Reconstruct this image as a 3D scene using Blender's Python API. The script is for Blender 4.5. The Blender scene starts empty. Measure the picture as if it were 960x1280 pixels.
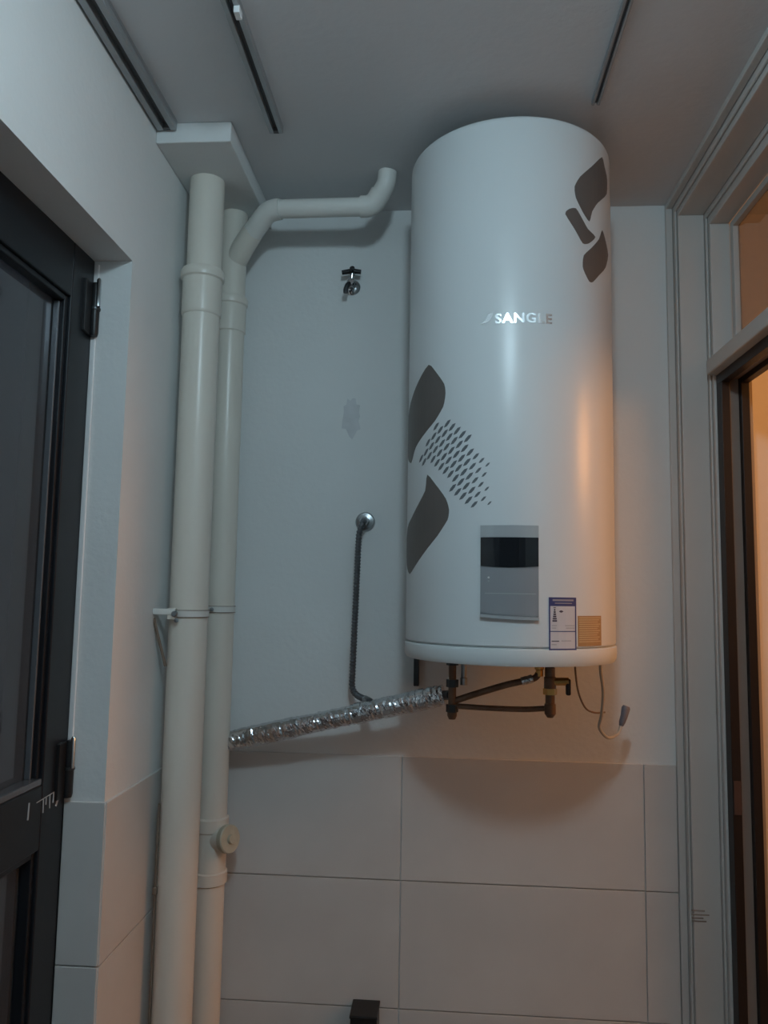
import bpy, bmesh, math, random
from mathutils import Vector, Matrix, noise

C = bpy.context.scene.collection
PI = math.pi
random.seed(7)
H = 1.55                       # eye level above the floor; builders below take heights measured from eye level

# ------------------------------------------------------------------ camera, light, exposure
cam_data = bpy.data.cameras.new('camera')
cam_data.sensor_fit = 'VERTICAL'
cam_data.sensor_height = 36.0
cam_data.lens = 36.0 * 980.0 / 1280.0
cam_data.clip_start = 0.02
cam = bpy.data.objects.new('camera', cam_data)
C.objects.link(cam)
cam.matrix_world = Matrix((
    (0.99719877, -0.00923527, 0.07422480, 0.0),
    (0.07288032, -0.10324712, -0.99198210, 0.0),
    (0.01682472, 0.99461286, -0.10228483, H),
    (0, 0, 0, 1)))
bpy.context.scene.camera = cam

world = bpy.data.worlds.new('night')
bpy.context.scene.world = world
world.use_nodes = True
bg = world.node_tree.nodes['Background']
bg.inputs[0].default_value = (0.10, 0.13, 0.18, 1)
bg.inputs[1].default_value = 0.26

def lamp(name, loc, power, color, radius):
    l = bpy.data.lights.new(name, 'POINT')
    l.energy = power
    l.color = color
    l.shadow_soft_size = radius
    o = bpy.data.objects.new(name, l)
    C.objects.link(o)
    o.location = loc
    return o
lamp('ceiling_lamp', (0.06, 0.36, H + 1.14), 26.0, (0.63, 0.87, 1.0), 0.08)
lamp('passage_lamp', (2.15, 1.62, H + 0.74), 42.0, (1.0, 0.42, 0.125), 0.24)

vs = bpy.context.scene.view_settings
vs.view_transform = 'Standard'
vs.look = 'None'
vs.gamma = 1.0
vs.use_curve_mapping = False
vs.exposure = 0.0

# ------------------------------------------------------------------ materials
def mat(name, col, rough=0.6, metal=0.0, var=0.0, vscale=6.0, bump=0.0, bscale=40.0,
        coat=0.0, trans=0.0, spec=0.5, col2=None, ior=1.45):
    m = bpy.data.materials.new(name)
    m.use_nodes = True
    nt = m.node_tree
    b = nt.nodes['Principled BSDF']
    b.inputs['Base Color'].default_value = (*col, 1)
    b.inputs['Roughness'].default_value = rough
    b.inputs['Metallic'].default_value = metal
    b.inputs['Coat Weight'].default_value = coat
    b.inputs['Transmission Weight'].default_value = trans
    b.inputs['Specular IOR Level'].default_value = spec
    b.inputs['IOR'].default_value = ior
    tc = nt.nodes.new('ShaderNodeTexCoord')
    if var > 0 or col2:
        n = nt.nodes.new('ShaderNodeTexNoise')
        n.inputs['Scale'].default_value = vscale
        n.inputs['Detail'].default_value = 5
        r = nt.nodes.new('ShaderNodeValToRGB')
        r.color_ramp.elements[0].position = 0.3
        r.color_ramp.elements[1].position = 0.7
        c2 = col2 or tuple(c * (1 - var) for c in col)
        r.color_ramp.elements[0].color = (*c2, 1)
        r.color_ramp.elements[1].color = (*col, 1)
        nt.links.new(tc.outputs['Object'], n.inputs['Vector'])
        nt.links.new(n.outputs['Fac'], r.inputs['Fac'])
        nt.links.new(r.outputs['Color'], b.inputs['Base Color'])
    if bump > 0:
        n2 = nt.nodes.new('ShaderNodeTexNoise')
        n2.inputs['Scale'].default_value = bscale
        n2.inputs['Detail'].default_value = 4
        bp = nt.nodes.new('ShaderNodeBump')
        bp.inputs['Strength'].default_value = bump
        bp.inputs['Distance'].default_value = 0.004
        nt.links.new(tc.outputs['Object'], n2.inputs['Vector'])
        nt.links.new(n2.outputs['Fac'], bp.inputs['Height'])
        nt.links.new(bp.outputs['Normal'], b.inputs['Normal'])
    return m

M = {
    'plaster': mat('white_plaster', (.76, .77, .76), .85, var=.06, vscale=2.2, bump=.25, bscale=60),
    'patch': mat('grey_filler', (.66, .67, .68), .9, var=.12, vscale=25, bump=.3),
    'ceil': mat('ceiling_paint', (.70, .71, .72), .9, var=.06, vscale=1.6, bump=.2, bscale=50),
    'tile': mat('marbled_tile', (.66, .645, .625), .38, col2=(.57, .56, .545), vscale=2.6, bump=.03, bscale=12),
    'grout': mat('grout', (.20, .19, .18), .9),
    'floor': mat('floor_tile', (.20, .20, .195), .45, var=.12, vscale=4),
    'pvc': mat('cream_pvc', (.76, .715, .635), .30, var=.06, vscale=3, bump=.04, bscale=14),
    'pvc_white': mat('white_pvc', (.74, .73, .69), .35, var=.05, vscale=5),
    'pvc_cap': mat('yellowed_pvc', (.58, .54, .42), .45, var=.2, vscale=30),
    'enamel': mat('white_enamel', (.67, .695, .70), .30, var=.02, vscale=2),
    'cap': mat('white_plastic', (.68, .71, .71), .38, var=.02, vscale=3),
    'under': mat('grey_sheet', (.20, .19, .18), .6, var=.1),
    'taupe': mat('taupe_print', (.135, .118, .108), .42, var=.10, vscale=9),
    'dots': mat('grey_print', (.135, .145, .155), .45),
    'chrome_print': mat('silver_lettering', (.86, .88, .89), .22, metal=.75),
    'panel': mat('grey_panel', (.26, .27, .285), .42, var=.06, vscale=12),
    'panel_top': mat('silver_panel', (.42, .44, .45), .32, metal=.3, var=.05),
    'screen': mat('black_screen', (.006, .007, .010), .16),
    'pearl': mat('pale_plastic', (.8, .8, .8), .3),
    'label': mat('label_paper', (.60, .58, .60), .55, var=.04, vscale=40),
    'label_blue': mat('label_blue', (.045, .06, .19), .5, var=.15, vscale=60),
    'label_ink': mat('label_ink', (.07, .06, .09), .6),
    'label_grey': mat('label_grey', (.30, .29, .32), .6),
    'sticker': mat('amber_sticker', (.40, .235, .11), .5, var=.1, vscale=30),
    'sticker_line': mat('sticker_line', (.56, .40, .23), .5),
    'steel': mat('brushed_steel', (.42, .44, .45), .30, metal=1, var=.2, vscale=40),
    'dark_steel': mat('dark_steel', (.075, .08, .085), .38, metal=.8, var=.2, vscale=30),
    'chrome': mat('chrome', (.62, .65, .67), .12, metal=1),
    'foil': mat('crinkled_foil', (.70, .71, .73), .17, metal=1, var=.12, vscale=60, bump=.9, bscale=45),
    'brass': mat('brass', (.72, .40, .13), .30, metal=1, var=.15, vscale=40),
    'bronze': mat('tarnished_pipe', (.20, .13, .09), .45, metal=.35, var=.3, vscale=30),
    'rubber': mat('black_plastic', (.012, .012, .013), .4),
    'cord': mat('cream_cord', (.50, .46, .40), .5),
    'cord_grey': mat('brown_cord', (.22, .16, .12), .55),
    'plug': mat('plug_grey', (.20, .19, .22), .45),
    'alu': mat('white_aluminium', (.50, .50, .48), .45, var=.06, vscale=5),
    'rail': mat('rail_aluminium', (.40, .41, .42), .35, metal=.55, var=.08, vscale=8),
    'slot': mat('rail_slot', (.12, .12, .125), .6),
    'frame_white': mat('painted_casing', (.60, .58, .55), .5, var=.07, vscale=3, bump=.06, bscale=18),
    'black_frame': mat('black_door_frame', (.011, .013, .017), .36, var=.3, vscale=5),
    'bead': mat('grey_bead', (.20, .21, .225), .25, metal=.6),
    'dark_frame': mat('dark_brown_aluminium', (.018, .012, .011), .45, var=.2, vscale=6),
    'brown': mat('brown_jamb', (.30, .235, .195), .6, var=.1, vscale=8),
    'wood': mat('pale_wood', (.42, .32, .22), .5, var=.15, vscale=7),
    'rear_wall': mat('rear_wall_paint', (.24, .25, .26), .85, var=.06, vscale=2),
    'passage': mat('passage_paint', (.72, .68, .63), .8, var=.06, vscale=3),
    'scuff': mat('scuff_mark', (.34, .285, .24), .7, var=.3, vscale=50),
    'latch': mat('latch_plate', (.085, .05, .042), .45, var=.2, vscale=20),
    'hose': mat('hose_steel', (.20, .215, .23), .33, metal=.9, var=.15, vscale=30),
    'mark': mat('pale_mark', (.42, .43, .44), .6),
    'night_glass': mat('dark_glass', (.28, .30, .32), .05, trans=.85, var=.0),
    'clear_glass': mat('tinted_glass', (.33, .31, .29), .02, trans=1.0),
}

# ------------------------------------------------------------------ helpers
BASE = {}
def new_bm():
    return bmesh.new()

def obj(name, bm, m, parent=None, base=None, smooth=False):
    """link bm (x, y, height from eye level) as ONE mesh object; origin at its thing's base"""
    if parent is not None:
        b = BASE[parent.name]
    else:
        b = Vector(base) if base else Vector((0, 0, -H))
    for v in bm.verts:
        v.co = v.co - b
    bmesh.ops.recalc_face_normals(bm, faces=bm.faces[:])
    me = bpy.data.meshes.new(name)
    if smooth:
        for f in bm.faces:
            f.smooth = True
        for e in bm.edges:
            if len(e.link_faces) == 2 and e.calc_face_angle(0) > 0.6:
                e.smooth = False
    bm.to_mesh(me)
    bm.free()
    me.materials.append(m)
    o = bpy.data.objects.new(name, me)
    C.objects.link(o)
    if parent is not None:
        o.parent = parent
    else:
        o.location = b + Vector((0, 0, H))
    BASE[o.name] = b
    return o

def tag(o, label=None, cat=None, group=None, kind=None):
    for k, v in (('label', label), ('category', cat), ('group', group), ('kind', kind)):
        if v:
            o[k] = v
    return o

def thing(name, base, label=None, cat=None, group=None, kind=None):
    o = bpy.data.objects.new(name, None)
    o.empty_display_size = .05
    C.objects.link(o)
    o.location = Vector(base) + Vector((0, 0, H))
    BASE[o.name] = Vector(base)
    return tag(o, label, cat, group, kind)

def box(bm, x0, x1, y0, y1, z0, z1, bevel=0.0):
    t = bmesh.new()
    bmesh.ops.create_cube(t, size=1)
    for v in t.verts:
        v.co = Vector(((x0 + x1) / 2 + v.co.x * (x1 - x0), (y0 + y1) / 2 + v.co.y * (y1 - y0), (z0 + z1) / 2 + v.co.z * (z1 - z0)))
    if bevel > 0:
        bmesh.ops.bevel(t, geom=t.edges[:], offset=bevel, segments=2, affect='EDGES', profile=.5)
    merge(bm, t)
    return bm

def merge(bm, t):
    me = bpy.data.meshes.new('tmp')
    t.to_mesh(me)
    t.free()
    bm.from_mesh(me)
    bpy.data.meshes.remove(me)

def bx(*a, **k):
    return box(new_bm(), *a, **k)

def path(pts, n=8):
    """Catmull-Rom through the points"""
    P = [Vector(p) for p in pts]
    P = [P[0] * 2 - P[1]] + P + [P[-1] * 2 - P[-2]]
    out = []
    for i in range(1, len(P) - 2):
        a, b, c, d = P[i - 1:i + 3]
        for k in range(n):
            t = k / n
            out.append(.5 * ((2 * b) + (c - a) * t + (2 * a - 5 * b + 4 * c - d) * t * t + (3 * b - a - 3 * c + d) * t ** 3))
    out.append(P[-2])
    return out

def fillet(pts, r, n=7):
    """round the corners of a polyline"""
    P = [Vector(p) for p in pts]
    out = [P[0]]
    for i in range(1, len(P) - 1):
        a, b, c = P[i - 1:i + 2]
        u = (a - b).normalized() * r
        w = (c - b).normalized() * r
        for k in range(n + 1):
            t = k / n
            out.append((b + u) * (1 - t) ** 2 + b * 2 * t * (1 - t) + (b + w) * t * t)
    out.append(P[-1])
    return out

def resample(pts, step):
    out = [pts[0].copy()]
    acc = 0
    for a, b in zip(pts, pts[1:]):
        L = (b - a).length
        if L < 1e-9:
            continue
        d = step - acc
        while d <= L:
            out.append(a + (b - a) * (d / L))
            d += step
        acc = L - (d - step)
    return out

def tube(bm, pts, r, segs=14, cap=True, jitter=0.0):
    P = [Vector(p) for p in pts]
    rad = r if callable(r) else (lambda i: r[i] if isinstance(r, (list, tuple)) else r)
    T = [(P[min(i + 1, len(P) - 1)] - P[max(i - 1, 0)]).normalized() for i in range(len(P))]
    up = Vector((0, 0, 1)) if abs(T[0].z) < .9 else Vector((1, 0, 0))
    nrm = (up - T[0] * up.dot(T[0])).normalized()
    rings = []
    for i, p in enumerate(P):
        nrm = (nrm - T[i] * nrm.dot(T[i])).normalized()
        bi = T[i].cross(nrm)
        ring = []
        for k in range(segs):
            a = 2 * PI * k / segs
            q = rad(i) * (1 + (random.uniform(-jitter, jitter) if jitter else 0))
            ring.append(bm.verts.new(p + (nrm * math.cos(a) + bi * math.sin(a)) * q))
        rings.append(ring)
    for a, b in zip(rings, rings[1:]):
        for k in range(segs):
            bm.faces.new((a[k], a[(k + 1) % segs], b[(k + 1) % segs], b[k]))
    if cap:
        bm.faces.new(rings[0][::-1])
        bm.faces.new(rings[-1])
    return bm

def rod(a, b, r, segs=16, r2=None):
    return tube(new_bm(), [a, b], [r, r if r2 is None else r2], segs)

def lathe(bm, prof, origin, axis=(0, 0, 1), segs=48):
    """prof: (radius, distance along axis)"""
    ax = Vector(axis).normalized()
    ref = Vector((1, 0, 0)) if abs(ax.x) < .8 else Vector((0, 0, 1))
    u = (ref - ax * ref.dot(ax)).normalized()
    w = ax.cross(u)
    o = Vector(origin)
    rings = []
    for r, h in prof:
        if r < 1e-6:
            rings.append([bm.verts.new(o + ax * h)])
        else:
            rings.append([bm.verts.new(o + ax * h + (u * math.cos(2 * PI * k / segs) + w * math.sin(2 * PI * k / segs)) * r) for k in range(segs)])
    for a, b in zip(rings, rings[1:]):
        for k in range(segs):
            k2 = (k + 1) % segs
            if len(a) == 1 and len(b) == 1:
                continue
            if len(a) == 1:
                bm.faces.new((a[0], b[k2], b[k]))
            elif len(b) == 1:
                bm.faces.new((a[k], a[k2], b[0]))
            else:
                bm.faces.new((a[k], a[k2], b[k2], b[k]))
    for ring in (rings[0], rings[-1]):
        if len(ring) > 1:
            bm.faces.new(ring)
    return bm

# ------------------------------------------------------------------ the setting
DY = 2.40                      # back wall
XL = -0.76                     # left wall
CZ = 1.22                      # ceiling
FZ = -H
def struct(name, bm, m, parent=None):
    return tag(obj(name, bm, m, parent), kind='structure')

struct('floor', bx(-1.1, 3.3, -1.5, 2.65, FZ - .1, FZ), M['floor'])
struct('ceiling', bx(-1.1, 3.3, -1.5, 2.65, CZ, CZ + .1), M['ceil'])
wall_back = struct('wall_back', bx(-1.1, .89, DY, DY + .25, FZ, CZ), M['plaster'])
OT = .795                      # top of the left opening
wl = new_bm()
box(wl, -1.02, XL, 1.79, DY, FZ, CZ)
box(wl, -1.02, XL, .72, 1.79, OT, CZ)
box(wl, -1.02, XL, -1.5, .72, FZ, CZ)
wall_left = struct('wall_left', wl, M['plaster'])
struct('wall_front', bx(XL, 3.2, -1.5, -1.4, FZ, CZ), M['rear_wall'])
struct('wall_right', bx(.69, .88, -1.4, 1.0, FZ, CZ), M['plaster'])
# the room beyond the right opening
struct('wall_passage_back', bx(.89, 3.3, 2.47, 2.65, FZ, CZ), M['passage'])
struct('wall_passage_right', bx(3.2, 3.3, -1.4, 2.47, FZ, CZ), M['passage'])

# tiles, each one a slab standing proud of the wall
def tile(parent, cx, cy, z0, z1, width, side, cache={}):
    h = z1 - z0 - .003
    w = width - .003
    key = (round(w, 3), round(h, 3), side)
    if key not in cache:
        t = bmesh.new()
        sx, sy = (w, .010) if side == 'y' else (.010, w)
        box(t, -sx / 2, sx / 2, -sy / 2, sy / 2, -h / 2, h / 2, .0012)
        me = bpy.data.meshes.new('tile')
        t.to_mesh(me)
        t.free()
        me.materials.append(M['tile'])
        cache[key] = me
    o = bpy.data.objects.new('tile', cache[key])
    C.objects.link(o)
    o.parent = parent
    o.location = Vector((cx, cy, (z0 + z1) / 2)) - BASE[parent.name]
    return o
ROWS = [(-.838, -.483), (-1.193, -.838), (FZ, -1.193)]
for z0, z1 in ROWS:
    for x0, x1 in ((-.745, -.113), (-.113, .590), (.590, .684)):
        tile(wall_back, (x0 + x1) / 2, DY - .003, z0, z1, x1 - x0, 'y')
    tile(wall_left, XL + .003, (1.785 + DY - .01) / 2, z0, z1, DY - .01 - 1.785, 'x')
    tile(wall_left, (-.853 + XL + .006) / 2, 1.788, z0, z1, .099, 'y')
# worn patch of filler on the plaster between the tap and the hose
pb = new_bm()
ring = []
for k in range(22):
    a = 2 * PI * k / 22
    rr = 1 + random.uniform(-.22, .22)
    ring.append((-.288 + .030 * rr * math.cos(a), .548 + .062 * rr * math.sin(a)))
f = pb.faces.new([pb.verts.new((x, DY - .0015, z)) for x, z in ring])
ex = bmesh.ops.extrude_face_region(pb, geom=[f])
for v in ex['geom']:
    if isinstance(v, bmesh.types.BMVert):
        v.co.y = DY + .002
tag(obj('plaster_patch', pb, M['patch'], wall_back), 'faint grey patch of filler')

# boxed-in bulkhead where the upright pipes meet the ceiling
struct('trim_1', bx(XL, -.56, 1.90, DY, 1.165, CZ, .003), M['plaster'])

# stepped casing round the right-hand opening: jambs against the back wall, heads under the ceiling
trim = thing('trim_2', (.77, 2.36, FZ), kind='structure')
STEPS = [(.684, .705, 2.385, 1.202), (.705, .712, 2.366, 1.184), (.712, .790, 2.356, 1.166), (.790, .797, 2.345, 1.150), (.797, .856, 2.330, 1.125)]
for x0, x1, yf, zb in STEPS:
    obj('jamb_strip', bx(x0, x1 - .0012, yf, DY, FZ, zb, .0022), M['frame_white'], trim)
    obj('head_strip', bx(x0, x1 - .0012, 1.0, DY, zb, CZ, .0022), M['frame_white'], trim)
obj('jamb_back', bx(.856, .89, 2.34, DY, FZ, CZ), M['frame_white'], trim)
for dz, w in ((0, .030), (-.011, .042), (-.020, .026), (-.028, .034)):
    s = obj('scuff', bx(.712 - .006, .712 + w, 2.3545, 2.357, -.872 + dz, -.872 + dz + .0035), M['scuff'], trim)
    s['label'] = 'brownish scuff'

# transom light above the right opening
win = thing('window_1', (.86, 1.7, .70), kind='structure')
obj('transom_bar', bx(.775, .895, 1.0, 2.329, .655, .700, .004), M['alu'], win)
obj('glass_pane', bx(.870, .875, 1.02, 2.325, .700, 1.125), M['clear_glass'], win)
obj('glazing_bar', bx(.8545, .880, 2.305, 2.329, .700, 1.125, .002), M['alu'], win)
obj('glazing_bar', bx(.8545, .880, 1.0, 2.305, 1.105, 1.1255, .002), M['alu'], win)

# sliding door frame under the transom: two dark tracks with a brown strip between
d2 = thing('door_2', (.85, 1.7, FZ), kind='structure')
for x0, x1, yf, zb, m in ((.803, .828, 2.288, .625, 'dark_frame'), (.828, .859, 2.306, .637, 'brown'), (.859, .883, 2.288, .622, 'dark_frame'), (.883, .900, 2.312, .640, 'wood')):
    obj('jamb_profile', bx(x0, x1 - .0008, yf, 2.329, FZ, zb, .0012), M[m], d2)
    obj('head_profile', bx(x0, x1 - .0008, 1.0, 2.329, zb, .6545, .0012), M[m], d2)
obj('latch_plate', bx(.806, .825, 2.2855, 2.2885, -.590, -.500, .001), M['latch'], d2)

# ------------------------------------------------------------------ left door: black frame, dark glass
d1 = thing('door_1', (-.88, 1.35, FZ), kind='structure')
XD = -.853
fr = M['black_frame']
obj('stile', bx(-.905, XD, 1.682, 1.789, FZ, OT, .003), fr, d1)
obj('stile', bx(-.905, XD, .725, .832, FZ, OT, .003), fr, d1)
obj('top_rail', bx(-.905, XD, .832, 1.682, .664, OT, .003), fr, d1)
obj('middle_rail', bx(-.905, XD, .832, 1.682, -.560, -.425, .003), fr, d1)
obj('bottom_rail', bx(-.905, XD, .832, 1.682, FZ + .005, FZ + .15, .003), fr, d1)
for nm, y0, y1, z0, z1 in (('glass_pane', .82, 1.695, -.43, .675), ('glass_pane', .82, 1.695, FZ + .14, -.555)):
    obj(nm, bx(-.893, -.887, y0, y1, z0, z1), M['night_glass'], d1)
# glazing beads
for y0, y1, z0, z1, m in ((.832, 1.682, -.425, -.410, 'bead'), (1.669, 1.682, -.410, .664, 'black_frame'), (.832, 1.669, .650, .664, 'black_frame'), (1.669, 1.682, FZ + .15, -.56, 'black_frame'), (.832, 1.669, -.575, -.560, 'black_frame')):
    b = obj('glazing_bead', bx(-.886, XD - .008 if m != 'bead' else XD - .002, y0, y1, z0, z1, .003), M[m], d1)
    if m == 'bead':
        b['label'] = 'pale grey glazing bead'
b = obj('glazing_bead', bx(-.886, -.872, 1.662, 1.6685, -.41, .648, .002), M['bead'], d1)
b['label'] = 'thin grey reflective glazing bead'
obj('sealant_strip', bx(XD, XD + .013, 1.7845, 1.7895, -.478, OT - .01, .002), M['pearl'], d1)
for z0, z1 in ((.600, .735), (-.475, -.345)):
    hg = obj('hinge', lathe(new_bm(), [(0, z0), (.009, z0 + .002), (.011, z0 + .010), (.011, z1 - .010), (.009, z1 - .002), (0, z1)], (XD + .012, 1.776, 0), segs=20), M['rubber'], d1, smooth=True)
    obj('hinge_leaf', bx(XD - .001, XD + .008, 1.735, 1.776, z0 + .004, z1 - .004, .001), M['rubber'], hg)
    pin = obj('hinge_pin', lathe(new_bm(), [(.0055, z1 - .062), (.0055, z1 + .004), (.003, z1 + .008)], (XD + .022, 1.770, 0), segs=14), M['chrome'], hg, smooth=True)
    obj('knuckle', lathe(new_bm(), [(.013, (z0 + z1) / 2 - .002), (.0135, (z0 + z1) / 2), (.013, (z0 + z1) / 2 + .004)], (XD + .012, 1.776, 0), segs=20), M['dark_steel'], hg, smooth=True)
dr = new_bm()  # thin pale marks on the door stile and middle rail
for ya, za, yb, zb, w in ((1.754, -.348, 1.749, -.480, .0022), (1.733, -.453, 1.732, -.474, .003), (1.716, -.452, 1.718, -.482, .003), (1.700, -.455, 1.700, -.470, .003), (1.688, -.456, 1.689, -.484, .003), (1.736, -.452, 1.660, -.456, .002), (1.628, -.448, 1.626, -.482, .004), (1.752, -.474, 1.745, -.485, .005)):
    tube(dr, [(XD + .0005, ya, za), (XD + .0005, yb, zb)], w / 2, 6)
tag(obj('pale_marks', dr, M['mark'], d1), 'pale thin marks', kind='stuff')

# ------------------------------------------------------------------ water heater
HX, HY, HR = .1753, 2.0863, .2687
heater = thing('water_heater', (HX, HY, -.162), 'tall white vertical water heater with brown leaf prints, hung on the wall', 'water heater')
sh = [(0, -.120), (HR - .004, -.120), (HR, -.116), (HR, 1.150)]
for k in range(1, 7):
    a = k / 6 * PI / 2
    sh.append((HR - .016 + .016 * math.cos(a), 1.150 + .016 * math.sin(a)))
sh += [(HR * .6, 1.172), (0, 1.176)]
obj('tank_shell', lathe(new_bm(), sh, (HX, HY, 0), segs=128), M['enamel'], heater, smooth=True)
cp = [(HR - .006, -.121), (HR + .0015, -.124), (HR + .002, -.128), (HR + .002, -.152), (HR - .004, -.162), (HR - .012, -.162), (HR - .014, -.155), (0, -.155)]
cap = obj('bottom_cap', lathe(new_bm(), cp, (HX, HY, 0), segs=128), M['cap'], heater, smooth=True)
obj('base_plate', lathe(new_bm(), [(0, -.1555), (.20, -.1555), (.20, -.158), (0, -.158)], (HX, HY, 0), segs=64), M['under'], cap)
for x in (-.072, .33):
    z0 = -.272 if x < 0 else -.150
    obj('wall_bracket', bx(x - .008, x + .008, 2.345, DY, z0, .90, .002), M['dark_steel'], heater)
for z in (.15, .75):
    obj('wall_bracket', bx(HX - .21, HX + .17, 2.335, 2.362, z, z + .05, .002), M['dark_steel'], heater)

def smooth_poly(pts, n=3):
    """round a closed outline lightly, keeping it through its points"""
    out = []
    N = len(pts)
    for i in range(N):
        a, b, c, d = [Vector(pts[(i + j) % N]) for j in (-1, 0, 1, 2)]
        for k in range(n):
            t = k / n
            q = .5 * ((2 * b) + (c - a) * t + (2 * a - 5 * b + 4 * c - d) * t * t + (3 * b - a - 3 * c + d) * t ** 3)
            out.append(b.lerp(c, t) * .35 + q * .65)
    return out

def wrap_flat(bm, r0, r1, step=4):
    """bm holds flat faces in (angle in degrees, height, 0): cut them up, wrap onto the shell, give thickness"""
    xs = [v.co.x for v in bm.verts]
    a = math.ceil(min(xs) / step) * step
    while a < max(xs):
        bmesh.ops.bisect_plane(bm, geom=bm.verts[:] + bm.edges[:] + bm.faces[:], plane_co=(a, 0, 0), plane_no=(1, 0, 0), dist=1e-5)
        a += step
    def at(v, r):
        t = math.radians(v.co.x)
        return (HX + r * math.sin(t), HY - r * math.cos(t), v.co.y)
    out = new_bm()
    top, bot = {}, {}
    for v in bm.verts:
        top[v] = out.verts.new(at(v, r1))
        bot[v] = out.verts.new(at(v, r0))
    for f in bm.faces:
        out.faces.new([top[v] for v in f.verts])
        out.faces.new([bot[v] for v in reversed(f.verts)])
    for e in bm.edges:
        if len(e.link_faces) == 1:
            p, q = e.verts
            out.faces.new((top[p], top[q], bot[q], bot[p]))
    bm.free()
    return out

def poly(pts):
    b = new_bm()
    b.faces.new([b.verts.new((x, z, 0)) for x, z in pts])
    return b

def add_poly(b, pts):
    b.faces.new([b.verts.new((x, z, 0)) for x, z in pts])

def rect(a0, a1, z0, z1):
    return [(a0, z0), (a1, z0), (a1, z1), (a0, z1)]

LEAVES = [
    [(-52.3, .5706), (-46.3, .5459), (-40.4, .5116), (-39.3, .4861), (-40.8, .454), (-46.9, .422), (-56.1, .3954), (-65.9, .369), (-73, .335), (-84, .36), (-88, .42), (-84, .47), (-74, .502), (-62.7, .5396)],
    [(-52.4, .292), (-44.4, .2585), (-38.5, .227), (-36.4, .2007), (-37.3, .1753), (-44.1, .1381), (-52.3, .1072), (-61.6, .0757), (-72.7, .0481), (-82, .075), (-86, .13), (-80, .17), (-70.0, .1926), (-60.9, .2226), (-54.2, .253)],
    [(56.0, 1.1173), (60.2, 1.0979), (64.5, 1.0765), (63.1, 1.0331), (50.5, .9845), (44.8, .9519), (42.2, .9219), (37.1, .9389), (32.3, .9696), (31.5, .9976), (35.5, 1.0287), (44.7, 1.0696)],
    [(25.4, .9207), (27.7, .9357), (32.2, .9423), (36.2, .9231), (40.9, .9007), (47.5, .8895), (41.8, .865), (36.9, .8585), (31.7, .8858)],
    [(55.3, .9208), (59.7, .9023), (64.6, .8714), (59.2, .8286), (50.9, .796), (44.7, .7696), (41.7, .7674), (38.6, .7826), (36.7, .7995), (37.6, .8291), (43.9, .8567), (51.4, .891)],
]
LT = ['upper leaf print of the left motif', 'lower leaf print of the left motif', 'upper leaf print of the right motif', 'slanted bar print of the right motif', 'lower leaf print of the right motif']
for pts, lb in zip(LEAVES, LT):
    b = wrap_flat(poly(smooth_poly(pts)), HR - .0005, HR + .0006)
    tag(obj('leaf_print', b, M['taupe'], heater), lb)
# field of slanted dashes between the two left leaves
field = [(-49, .404), (-43, .416), (-32, .408), (-22, .350), (-14, .300), (-14, .200), (-25, .200), (-33, .238), (-42, .292), (-47, .316), (-62, .318), (-58, .350)]
def inside(p, pg):
    c = False
    for i in range(len(pg)):
        (x1, y1), (x2, y2) = pg[i - 1], pg[i]
        if (y1 > p[1]) != (y2 > p[1]) and p[0] < (x2 - x1) * (p[1] - y1) / (y2 - y1) + x1:
            c = not c
    return c
db = new_bm()
for i in range(-30, 30):
    for j in range(-30, 30):
        a = -40 + i * 3.05 - j * 1.70
        z = .330 - i * .0106 - j * .0232
        if inside((a, z), field):
            fade = 1 - max(0, (a + 25) / 11) * .5
            dx, dz, w = 1.25 * fade, .0088 * fade, .92 * fade
            add_poly(db, [(a - dx - w, z - dz), (a - dx + w, z - dz * .78), (a + dx * .3 + w, z + dz * .1), (a + dx + w, z + dz), (a + dx - w, z + dz * .78), (a - dx * .3 - w, z - dz * .1)])
tag(obj('dash_print', wrap_flat(db, HR - .0004, HR + .0006, 90), M['dots'], heater), 'field of slanted grey dashes', kind='stuff')

# maker's lettering and its small mark
def text_flat(body, a0, z0, width_deg, height):
    cu = bpy.data.curves.new('lettering', 'FONT')
    cu.body = body
    cu.offset = .028
    cu.space_character = 1.12
    o = bpy.data.objects.new('lettering', cu)
    C.objects.link(o)
    dg = bpy.context.evaluated_depsgraph_get()
    me = bpy.data.meshes.new_from_object(o.evaluated_get(dg))
    bpy.data.objects.remove(o)
    bpy.data.curves.remove(cu)
    b = new_bm()
    b.from_mesh(me)
    bpy.data.meshes.remove(me)
    bmesh.ops.remove_doubles(b, verts=b.verts[:], dist=1e-5)
    x0, x1 = min(v.co.x for v in b.verts), max(v.co.x for v in b.verts)
    y0, y1 = min(v.co.y for v in b.verts), max(v.co.y for v in b.verts)
    for v in b.verts:
        v.co = Vector((a0 + (v.co.x - x0) / (x1 - x0) * width_deg, z0 + (v.co.y - y0) / (y1 - y0) * height, 0))
    return b
obj('lettering', wrap_flat(text_flat('SANGLE', -11.6, .6405, 29.0, .0245), HR - .0004, HR + .0010), M['chrome_print'], heater)
obj('emblem', wrap_flat(poly(smooth_poly([(-19.5, .642), (-16.8, .650), (-15.4, .663), (-12.9, .668), (-13.2, .658), (-14.6, .648), (-16.2, .645)])), HR - .0004, HR + .0010), M['chrome_print'], heater)

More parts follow.
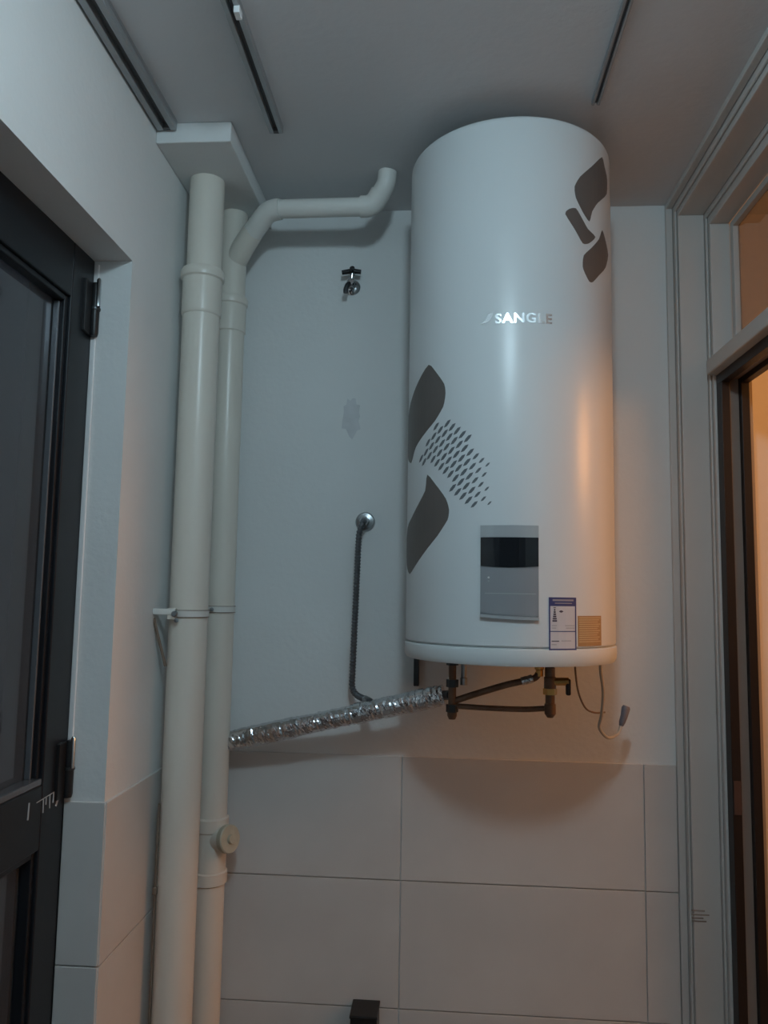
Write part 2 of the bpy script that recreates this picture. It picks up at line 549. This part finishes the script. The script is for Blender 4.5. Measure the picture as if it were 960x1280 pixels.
# control panel
pan = obj('control_panel', wrap_flat(poly(rect(-18.3, 9.4, -.050, .159)), HR - .003, HR + .007, 3), M['panel'], heater)
obj('panel_hood', wrap_flat(poly(rect(-18.3, 9.4, .1315, .159)), HR - .002, HR + .0085, 3), M['panel_top'], pan)
low = [(-18.0, .0640), (-4.5, .0600), (9.2, .0640), (9.2, .130), (-18.0, .130)]
obj('display', wrap_flat(poly(smooth_poly([(-18.1, .0655), (-11, .0630), (-4.5, .0622), (2, .0630), (9.3, .0655), (9.3, .098), (9.3, .131), (-4, .131), (-18.1, .131), (-18.1, .098)], 1)), HR - .001, HR + .0092, 3), M['screen'], pan)
obj('panel_flap', wrap_flat(poly([(-18.1, -.042), (-12, -.0445), (-4.5, -.046), (3, -.0470), (9.2, -.0475), (9.2, .0625), (-4.5, .0595), (-18.1, .0630)]), HR - .001, HR + .0086, 3), M['panel'], pan)
obj('flap_groove', wrap_flat(poly(rect(-16, 8, .0020, .0034)), HR, HR + .0090, 3), M['panel_top'], pan)
lip = obj('panel_lip', wrap_flat(poly([(-18.3, -.052), (-4.5, -.0555), (9.4, -.0570), (9.4, -.0505), (-4.5, -.0485), (-18.3, -.0455)]), HR - .001, HR + .0105, 3), M['panel_top'], pan)
for z, m, r in ((.0385, 'pearl', .0024), (.0305, 'panel_top', .0017)):
    t = math.radians(-14.2)
    ax = (math.sin(t), -math.cos(t), 0)
    obj('indicator', lathe(new_bm(), [(r, HR + .007), (r, HR + .0095), (r * .5, HR + .0103), (0, HR + .0105)], (HX, HY, z), ax, 14), M[m], pan, smooth=True)

# energy label with its blue head; the square code on it is left out
el = obj('energy_label', wrap_flat(poly(rect(14.9, 30.1, -.126, -.004)), HR - .0004, HR + .0008), M['label'], heater)
bb = new_bm()
for r_ in (rect(14.9, 15.6, -.126, -.004), rect(29.4, 30.1, -.126, -.004), rect(15.6, 29.4, -.126, -.1205), rect(15.6, 29.4, -.0825, -.0805), rect(15.6, 29.4, -.024, -.004)):
    add_poly(bb, r_)
obj('blue_border', wrap_flat(bb, HR, HR + .0012), M['label_blue'], el)
gb = new_bm()
for r_ in (rect(16.8, 28.4, -.0125, -.0085), rect(18, 27.5, -.0185, -.0165)):
    add_poly(gb, r_)
obj('header_print', wrap_flat(gb, HR, HR + .0015), M['label_grey'], el)
kb = new_bm()
for k in range(6):
    w = .35 + .17 * k
    add_poly(kb, rect(17.9 - w, 17.9 + w, -.0345 - .0050 * k, -.0308 - .0050 * k))
add_poly(kb, rect(17.3, 18.5, -.0285, -.0268))
add_poly(kb, smooth_poly([(20.2, -.036), (21.4, -.0335), (22.6, -.036), (21.4, -.0390)]))
add_poly(kb, rect(16.2, 20.2, -.1045, -.1025))
tag(obj('label_chart', wrap_flat(kb, HR, HR + .0012), M['label_ink'], el), kind='stuff')
tb = new_bm()
for a0, a1, z in ((16.4, 19, -.0690), (16.4, 18.6, -.0745), (23.5, 29, -.0690), (24, 29, -.0745), (16.2, 18.8, -.112), (21.5, 27, -.1035)):
    add_poly(tb, rect(a0, a1, z, z + .0014))
tag(obj('label_text', wrap_flat(tb, HR, HR + .0012), M['label_grey'], el), kind='stuff')
st = obj('amber_sticker', wrap_flat(poly(rect(31.1, 48.8, -.1158, -.046)), HR - .0004, HR + .0007), M['sticker'], heater)
sb = new_bm()
for k in range(12):
    z = -.0515 - k * .0050
    add_poly(sb, rect(31.9, 48.0 - (k * 37 % 11) * .3, z, z + .0022))
tag(obj('sticker_text', wrap_flat(sb, HR, HR + .0010), M['sticker_line'], st), 'rows of fine print', kind='stuff')

# pipework and cords under the tank
nip = obj('inlet_pipe', lathe(new_bm(), [(.014, -.154), (.014, -.185), (.0105, -.187), (.0105, -.300), (.013, -.302), (.013, -.326), (.009, -.335), (0, -.335)], (.031, 2.16, 0), segs=20), M['bronze'], heater, smooth=True)
for z in (-.182, -.240, -.306):
    obj('hex_nut', lathe(new_bm(), [(.0165, z - .010), (.0165, z + .010)], (.031, 2.16, 0), segs=6), M['dark_steel'], nip)
obj('inlet_pipe', lathe(new_bm(), [(.008, -.150), (.008, -.225), (.010, -.227), (.010, -.245)], (.062, 2.17, 0), segs=16), M['steel'], heater, smooth=True)
obj('upper_tube', tube(new_bm(), path([(.036, 2.16, -.287), (.10, 2.155, -.264), (.18, 2.15, -.238), (.245, 2.15, -.222), (.262, 2.15, -.205)], 8), .0088, 14), M['bronze'], heater, smooth=True)  # thin brown tube rising from the inlet to the brass nipple
obj('hot_nipple', lathe(new_bm(), [(.0125, -.150), (.0125, -.196), (.010, -.198), (.010, -.215)], (.262, 2.15, 0), segs=18), M['brass'], heater, smooth=True)
wrapb = tube(new_bm(), resample([Vector((.215, 2.15, -.230)), Vector((.245, 2.15, -.221))], .006), .0108, 10, jitter=.12)
tag(obj('foil_wrap', wrapb, M['foil'], heater), 'scrap of silver foil tape')
obj('lower_tube', tube(new_bm(), path([(.040, 2.16, -.300), (.12, 2.16, -.303), (.22, 2.16, -.304), (.278, 2.16, -.300)], 8), .0075, 14), M['bronze'], heater, smooth=True)  # thin brown tube, nearly level, from the inlet to the valve
val = obj('valve_body', lathe(new_bm(), [(.011, -.152), (.011, -.190), (.0135, -.192), (.0135, -.215), (.016, -.217), (.016, -.250), (.0125, -.252), (.0125, -.285), (.015, -.287), (.015, -.312), (.008, -.322), (0, -.322)], (.290, 2.15, 0), segs=22), M['bronze'], heater, smooth=True)
obj('valve_stem', rod((.296, 2.148, -.228), (.338, 2.143, -.226), .0105, 16), M['brass'], val, smooth=True)
hb = bx(.330, .343, 2.134, 2.150, -.262, -.219, .004)
obj('valve_handle', hb, M['rubber'], val)
obj('hex_nut', lathe(new_bm(), [(.0185, -.262), (.0185, -.246)], (.290, 2.15, 0), segs=6), M['brass'], val)
obj('sensor_cord', tube(new_bm(), path([(.356, 2.15, -.150), (.357, 2.15, -.20), (.365, 2.15, -.255), (.386, 2.17, -.297), (.415, 2.20, -.313), (.447, 2.22, -.314)], 9), .0026, 8), M['cord_grey'], heater, smooth=True)
pc = obj('power_cord', tube(new_bm(), path([(.416, 2.10, -.145), (.415, 2.11, -.19), (.425, 2.13, -.25), (.424, 2.15, -.31), (.424, 2.18, -.350), (.452, 2.21, -.380), (.482, 2.23, -.372), (.495, 2.24, -.348)], 10), .0042, 10), M['cord'], heater, smooth=True)
obj('plug', tube(new_bm(), [(.494, 2.24, -.352), (.497, 2.24, -.342), (.503, 2.242, -.326), (.508, 2.243, -.305), (.510, 2.243, -.299)], [.006, .009, .010, .012, .009], 12), M['plug'], pc, smooth=True)

# ------------------------------------------------------------------ upright pipes in the left corner
PX, PY, PR = -.684, 2.10, .0515
front = thing('drain_pipe', (PX, PY, FZ), 'thick cream front drainpipe standing in the left corner, wide collar high up', 'pipe', 'upright drainpipes in the corner')
obj('pipe_lower', lathe(new_bm(), [(PR, FZ), (PR, .770)], (PX, PY, 0), segs=48), M['pvc'], front, smooth=True)
obj('coupling', lathe(new_bm(), [(PR + .001, .764), (PR + .0030, .767), (PR + .0035, .775), (PR + .0035, .868), (PR + .0085, .872), (PR + .0095, .880), (PR + .0095, .892), (PR + .006, .898), (PR - .001, .898)], (PX, PY, 0), segs=48), M['pvc'], front, smooth=True)
obj('pipe_upper', lathe(new_bm(), [(.0490, .880), (.0490, 1.166)], (-.681, PY, 0), segs=48), M['pvc'], front, smooth=True)
QX, QY, QR = -.657, 2.30, .0445
rear = thing('drain_pipe', (QX, QY, FZ), 'thinner cream rear drainpipe behind the thick one, with a cleanout fitting low down', 'pipe', 'upright drainpipes in the corner')
obj('pipe_lower', lathe(new_bm(), [(QR, FZ), (QR, .79)], (QX, QY, 0), segs=40), M['pvc'], rear, smooth=True)
obj('coupling', lathe(new_bm(), [(QR, .783), (QR + .003, .786), (QR + .003, .868), (QR + .007, .872), (QR + .008, .880), (QR + .008, .890), (QR + .004, .896), (QR - .001, .896)], (QX, QY, 0), segs=40), M['pvc'], rear, smooth=True)
obj('pipe_upper', lathe(new_bm(), [(QR - .002, .88), (QR - .002, 1.166)], (QX, QY, 0), segs=40), M['pvc'], rear, smooth=True)
wy = tube(new_bm(), [(QX, QY, 1.000), (-.618, 2.272, 1.046), (-.583, 2.250, 1.085)], [.036, .034, .0325], 28)
obj('wye_branch', wy, M['pvc'], rear, smooth=True)
# cleanout tee with its screw cap
tee = obj('cleanout_tee', lathe(new_bm(), [(QR, -.835), (QR + .006, -.831), (QR + .006, -.800), (QR + .0015, -.797), (QR + .0015, -.690), (QR + .006, -.686), (QR + .006, -.652), (QR, -.648)], (QX, QY, 0), segs=40), M['pvc'], rear, smooth=True)
ax = Vector((.86, -.50, .16)).normalized()
obj('cleanout_neck', lathe(new_bm(), [(.033, .02), (.033, .054), (.0365, .056), (.0365, .066)], (QX, QY, -.712), ax, 28), M['pvc'], tee, smooth=True)
cb = lathe(new_bm(), [(.0375, .062), (.0385, .064), (.0385, .078), (.036, .081), (.013, .081), (.012, .090), (0, .090)], (QX, QY, -.712), ax, 28)
tag(obj('cleanout_cap', cb, M['pvc_cap'], tee, smooth=True), 'yellowed screw cap')

# horizontal branch pipe under the ceiling
branch = thing('branch_pipe', (-.37, 2.20, 1.13), 'cream horizontal pipe under the ceiling, bent up at its right end', 'pipe')
HZ, HRr = 1.133, .027
obj('straight_pipe', rod((-.505, 2.205, HZ), (-.222, 2.20, HZ), HRr, 28), M['pvc_white'], branch, smooth=True)
obj('elbow', tube(new_bm(), fillet([(-.596, 2.258, 1.071), (-.528, 2.211, HZ), (-.490, 2.205, HZ)], .028), HRr + .004, 28), M['pvc_white'], branch, smooth=True)
obj('elbow', tube(new_bm(), fillet([(-.250, 2.20, HZ), (-.212, 2.20, HZ), (-.188, 2.185, 1.168)], .025), HRr + .004, 28), M['pvc_white'], branch, smooth=True)
obj('riser_elbow', tube(new_bm(), fillet([(-.196, 2.190, 1.155), (-.172, 2.172, 1.185), (-.168, 2.168, CZ + .002)], .014), HRr + .001, 28), M['pvc_white'], branch, smooth=True)

# bracket holding both pipes to the wall
br = thing('pipe_bracket', (XL, 2.03, -.07), 'light metal bracket clamping both upright pipes to the left wall', 'bracket')
obj('arm', bx(XL, -.700, 2.035, 2.052, -.068, -.052, .002), M['pvc_white'], br)
obj('strut', rod((XL, 2.045, -.078), (-.733, 2.075, -.205), .0042, 8), M['cord_grey'], br)
def clamp(cx, cy, r, z0, z1):
    return lathe(new_bm(), [(r, z0), (r + .0028, z0), (r + .0028, z1), (r, z1)], (cx, cy, 0), segs=44)
cl = obj('clamp', clamp(PX, PY, PR, -.074, -.056), M['pvc_white'], br)
for z in (-.0745, -.0565):
    obj('clamp_edge', lathe(new_bm(), [(PR, z), (PR + .0036, z), (PR + .0036, z + .0016), (PR, z + .0016)], (PX, PY, 0), segs=44), M['cord_grey'], cl)
cl2 = obj('clamp', clamp(QX, QY, QR, -.066, -.048), M['pvc_white'], br)
for z in (-.0665, -.0485):
    obj('clamp_edge', lathe(new_bm(), [(QR, z), (QR + .0034, z), (QR + .0034, z + .0016), (QR, z + .0016)], (QX, QY, 0), segs=44), M['cord_grey'], cl2)
obj('lug', bx(-.722, -.700, 2.038, 2.062, -.080, -.050, .002), M['pvc'], br)
sc = obj('screw', lathe(new_bm(), [(.004, 0), (.004, .016), (.0085, .017), (.0085, .022), (.005, .025), (0, .025)], (-.706, 2.055, -.065), (.25, -1, 0), 14), M['steel'], br, smooth=True)
obj('screw', lathe(new_bm(), [(.003, 0), (.003, .010), (.006, .011), (.006, .015), (0, .016)], (-.700, 2.052, -.082), (.25, -1, 0), 12), M['steel'], br, smooth=True)
obj('screw', lathe(new_bm(), [(.003, 0), (.003, .010), (.006, .011), (.006, .015), (0, .016)], (-.667, 2.262, -.057), (.2, -1, 0), 12), M['steel'], br, smooth=True)

# thin cable beside the front pipe
cab = thing('thin_cable', (-.7315, 2.071, FZ), 'thin dark cable running down the left side of the thick front drainpipe', 'cable')
obj('cable', tube(new_bm(), path([(-.7320, 2.073, -.560), (-.7318, 2.071, -.70), (-.7322, 2.071, -.78), (-.7318, 2.072, -1.0), (-.7320, 2.071, -1.3), (-.7318, 2.071, FZ)], 5), .0034, 8), M['cord_grey'], cab, smooth=True)
obj('clip', bx(-.738, -.726, 2.064, 2.076, -.786, -.768, .002), M['cord_grey'], cab)

# ------------------------------------------------------------------ foil-wrapped pipe
foil = thing('foil_pipe', (-.60, 2.34, -.45), 'silver foil-wrapped pipe sloping up from the corner pipes to the water heater', 'pipe')
A, B_ = Vector((-.621, 2.318, -.442)), Vector((.012, 2.215, -.278))
pts = resample([A, B_], .0055)
rr = []
for i in range(len(pts)):
    t = i / len(pts)
    rr.append(.0285 * (1 + .06 * math.sin(t * 9) - .12 * max(0, t - .6) + random.uniform(-.045, .045)))
fb = tube(new_bm(), pts, rr, 22, jitter=.030)
obj('foil_sleeve', fb, M['foil'], foil)
obj('pipe_end', rod((.006, 2.216, -.280), (.028, 2.166, -.272), .013, 16), M['dark_steel'], foil, smooth=True)
for t in (.30, .62, .90):
    p = A.lerp(B_, t)
    d = (B_ - A).normalized()
    obj('tape_band', lathe(new_bm(), [(.0235, -.012), (.0305, -.010), (.0302, .010), (.0235, .012)], p, d, 18), M['foil'], foil)

# ------------------------------------------------------------------ corrugated hose and its wall outlet
hose = thing('flexible_hose', (-.236, DY, .20), 'grey corrugated metal hose hanging from a round wall outlet', 'hose')
obj('escutcheon', lathe(new_bm(), [(.030, 0), (.030, .004), (.026, .010), (.014, .013), (.013, .030), (0, .030)], (-.237, DY, .216), (0, -1, 0), 28), M['steel'], hose, smooth=True)
obj('hose_nut', lathe(new_bm(), [(.0145, .022), (.0145, .040), (.011, .045), (0, .045)], (-.237, DY, .216), (0, -1, 0), 6), M['chrome'], hose)
hp = fillet([(-.237, 2.372, .216), (-.237, 2.348, .213), (-.250, 2.345, .180), (-.262, 2.345, -.285), (-.246, 2.335, -.302), (-.204, 2.272, -.309)], .017)
hp = resample(hp, .0024)
obj('hose_body', tube(new_bm(), hp, lambda i: .0098 if (i // 2) % 2 else .0078, 12), M['hose'], hose, smooth=False)
obj('hose_nut', rod((-.216, 2.290, -.307), (-.201, 2.268, -.310), .0125, 6), M['steel'], hose)

# ------------------------------------------------------------------ small tap high on the wall
tap = thing('wall_tap', (-.293, DY, .97), 'small chrome tap with a dark cross handle, high on the plaster wall', 'tap')
obj('escutcheon', lathe(new_bm(), [(.026, 0), (.026, .003), (.020, .009), (.012, .011), (.011, .026), (0, .026)], (-.293, DY, .966), (0, -1, 0), 24), M['chrome'], tap, smooth=True)
obj('tap_body', lathe(new_bm(), [(.010, .016), (.013, .022), (.014, .046), (.010, .052), (0, .053)], (-.293, DY, .966), (0, -1, 0), 20), M['chrome'], tap, smooth=True)
obj('spout', tube(new_bm(), path([(-.293, 2.362, .964), (-.300, 2.348, .955), (-.306, 2.345, .940), (-.306, 2.345, .928)], 5), .0082, 14), M['dark_steel'], tap, smooth=True)
obj('tap_stem', rod((-.292, 2.365, .972), (-.289, 2.361, 1.003), .006, 12), M['chrome'], tap, smooth=True)
hd = new_bm()
tube(hd, [(-.322, 2.359, .999), (-.289, 2.360, 1.004), (-.262, 2.361, 1.001)], [.007, .0085, .007], 12)
tube(hd, [(-.289, 2.335, 1.003), (-.289, 2.385, 1.003)], .006, 10)
tube(hd, [(-.289, 2.360, .996), (-.289, 2.360, 1.018)], [.010, .006], 12)
obj('handle', hd, M['rubber'], tap, smooth=True)

# ------------------------------------------------------------------ rails fixed to the ceiling
def rail(x, w, h, y0, y1, label, ends=True):
    t = thing('ceiling_rail', (x, y1, CZ), label, 'rail', 'rails under the ceiling')
    obj('rail_base', bx(x - w / 2, x + w / 2, y0, y1, CZ - .35 * h, CZ), M['rail'], t)
    obj('rail_slot', bx(x - w * .16, x + w * .16, y0 + .004, y1 - .001, CZ - .40 * h, CZ - .3 * h), M['slot'], t)
    for s in (-1, 1):
        obj('rail_lip', bx(x + s * w * .34 - w * .16, x + s * w * .34 + w * .16, y0, y1, CZ - h, CZ - .34 * h, w * .04), M['rail'], t)
    if ends:
        obj('end_stop', bx(x - w * .45, x + w * .45, y1 - .010, y1 + .003, CZ - h * .9, CZ - .001, .001), M['slot'], t)
    return t
rail(-.728, .052, .026, -.6, 1.893, 'wide ceiling rail along the left wall, ending at the pipe bulkhead')
r2 = rail(-.446, .036, .020, -.6, 1.93, 'narrow ceiling rail to the right of the bulkhead, with a small glider')
obj('glider', bx(-.440, -.427, 1.475, 1.500, 1.186, 1.203, .002), M['pearl'], r2)
rail(.369, .020, .012, -.6, 1.86, 'thin ceiling rail right of the water heater top', False)

# ------------------------------------------------------------------ black box low on the tiles
bk = thing('black_box', (-.205, 2.35, -1.29), 'small flat-topped black box on the tiles at the bottom edge', 'box')
obj('box_body', bx(-.243, -.168, 2.300, 2.392, -1.290, -1.172, .003), M['rubber'], bk)
obj('box_lid', bx(-.245, -.166, 2.298, 2.392, -1.180, -1.1715, .002), M['rubber'], bk)
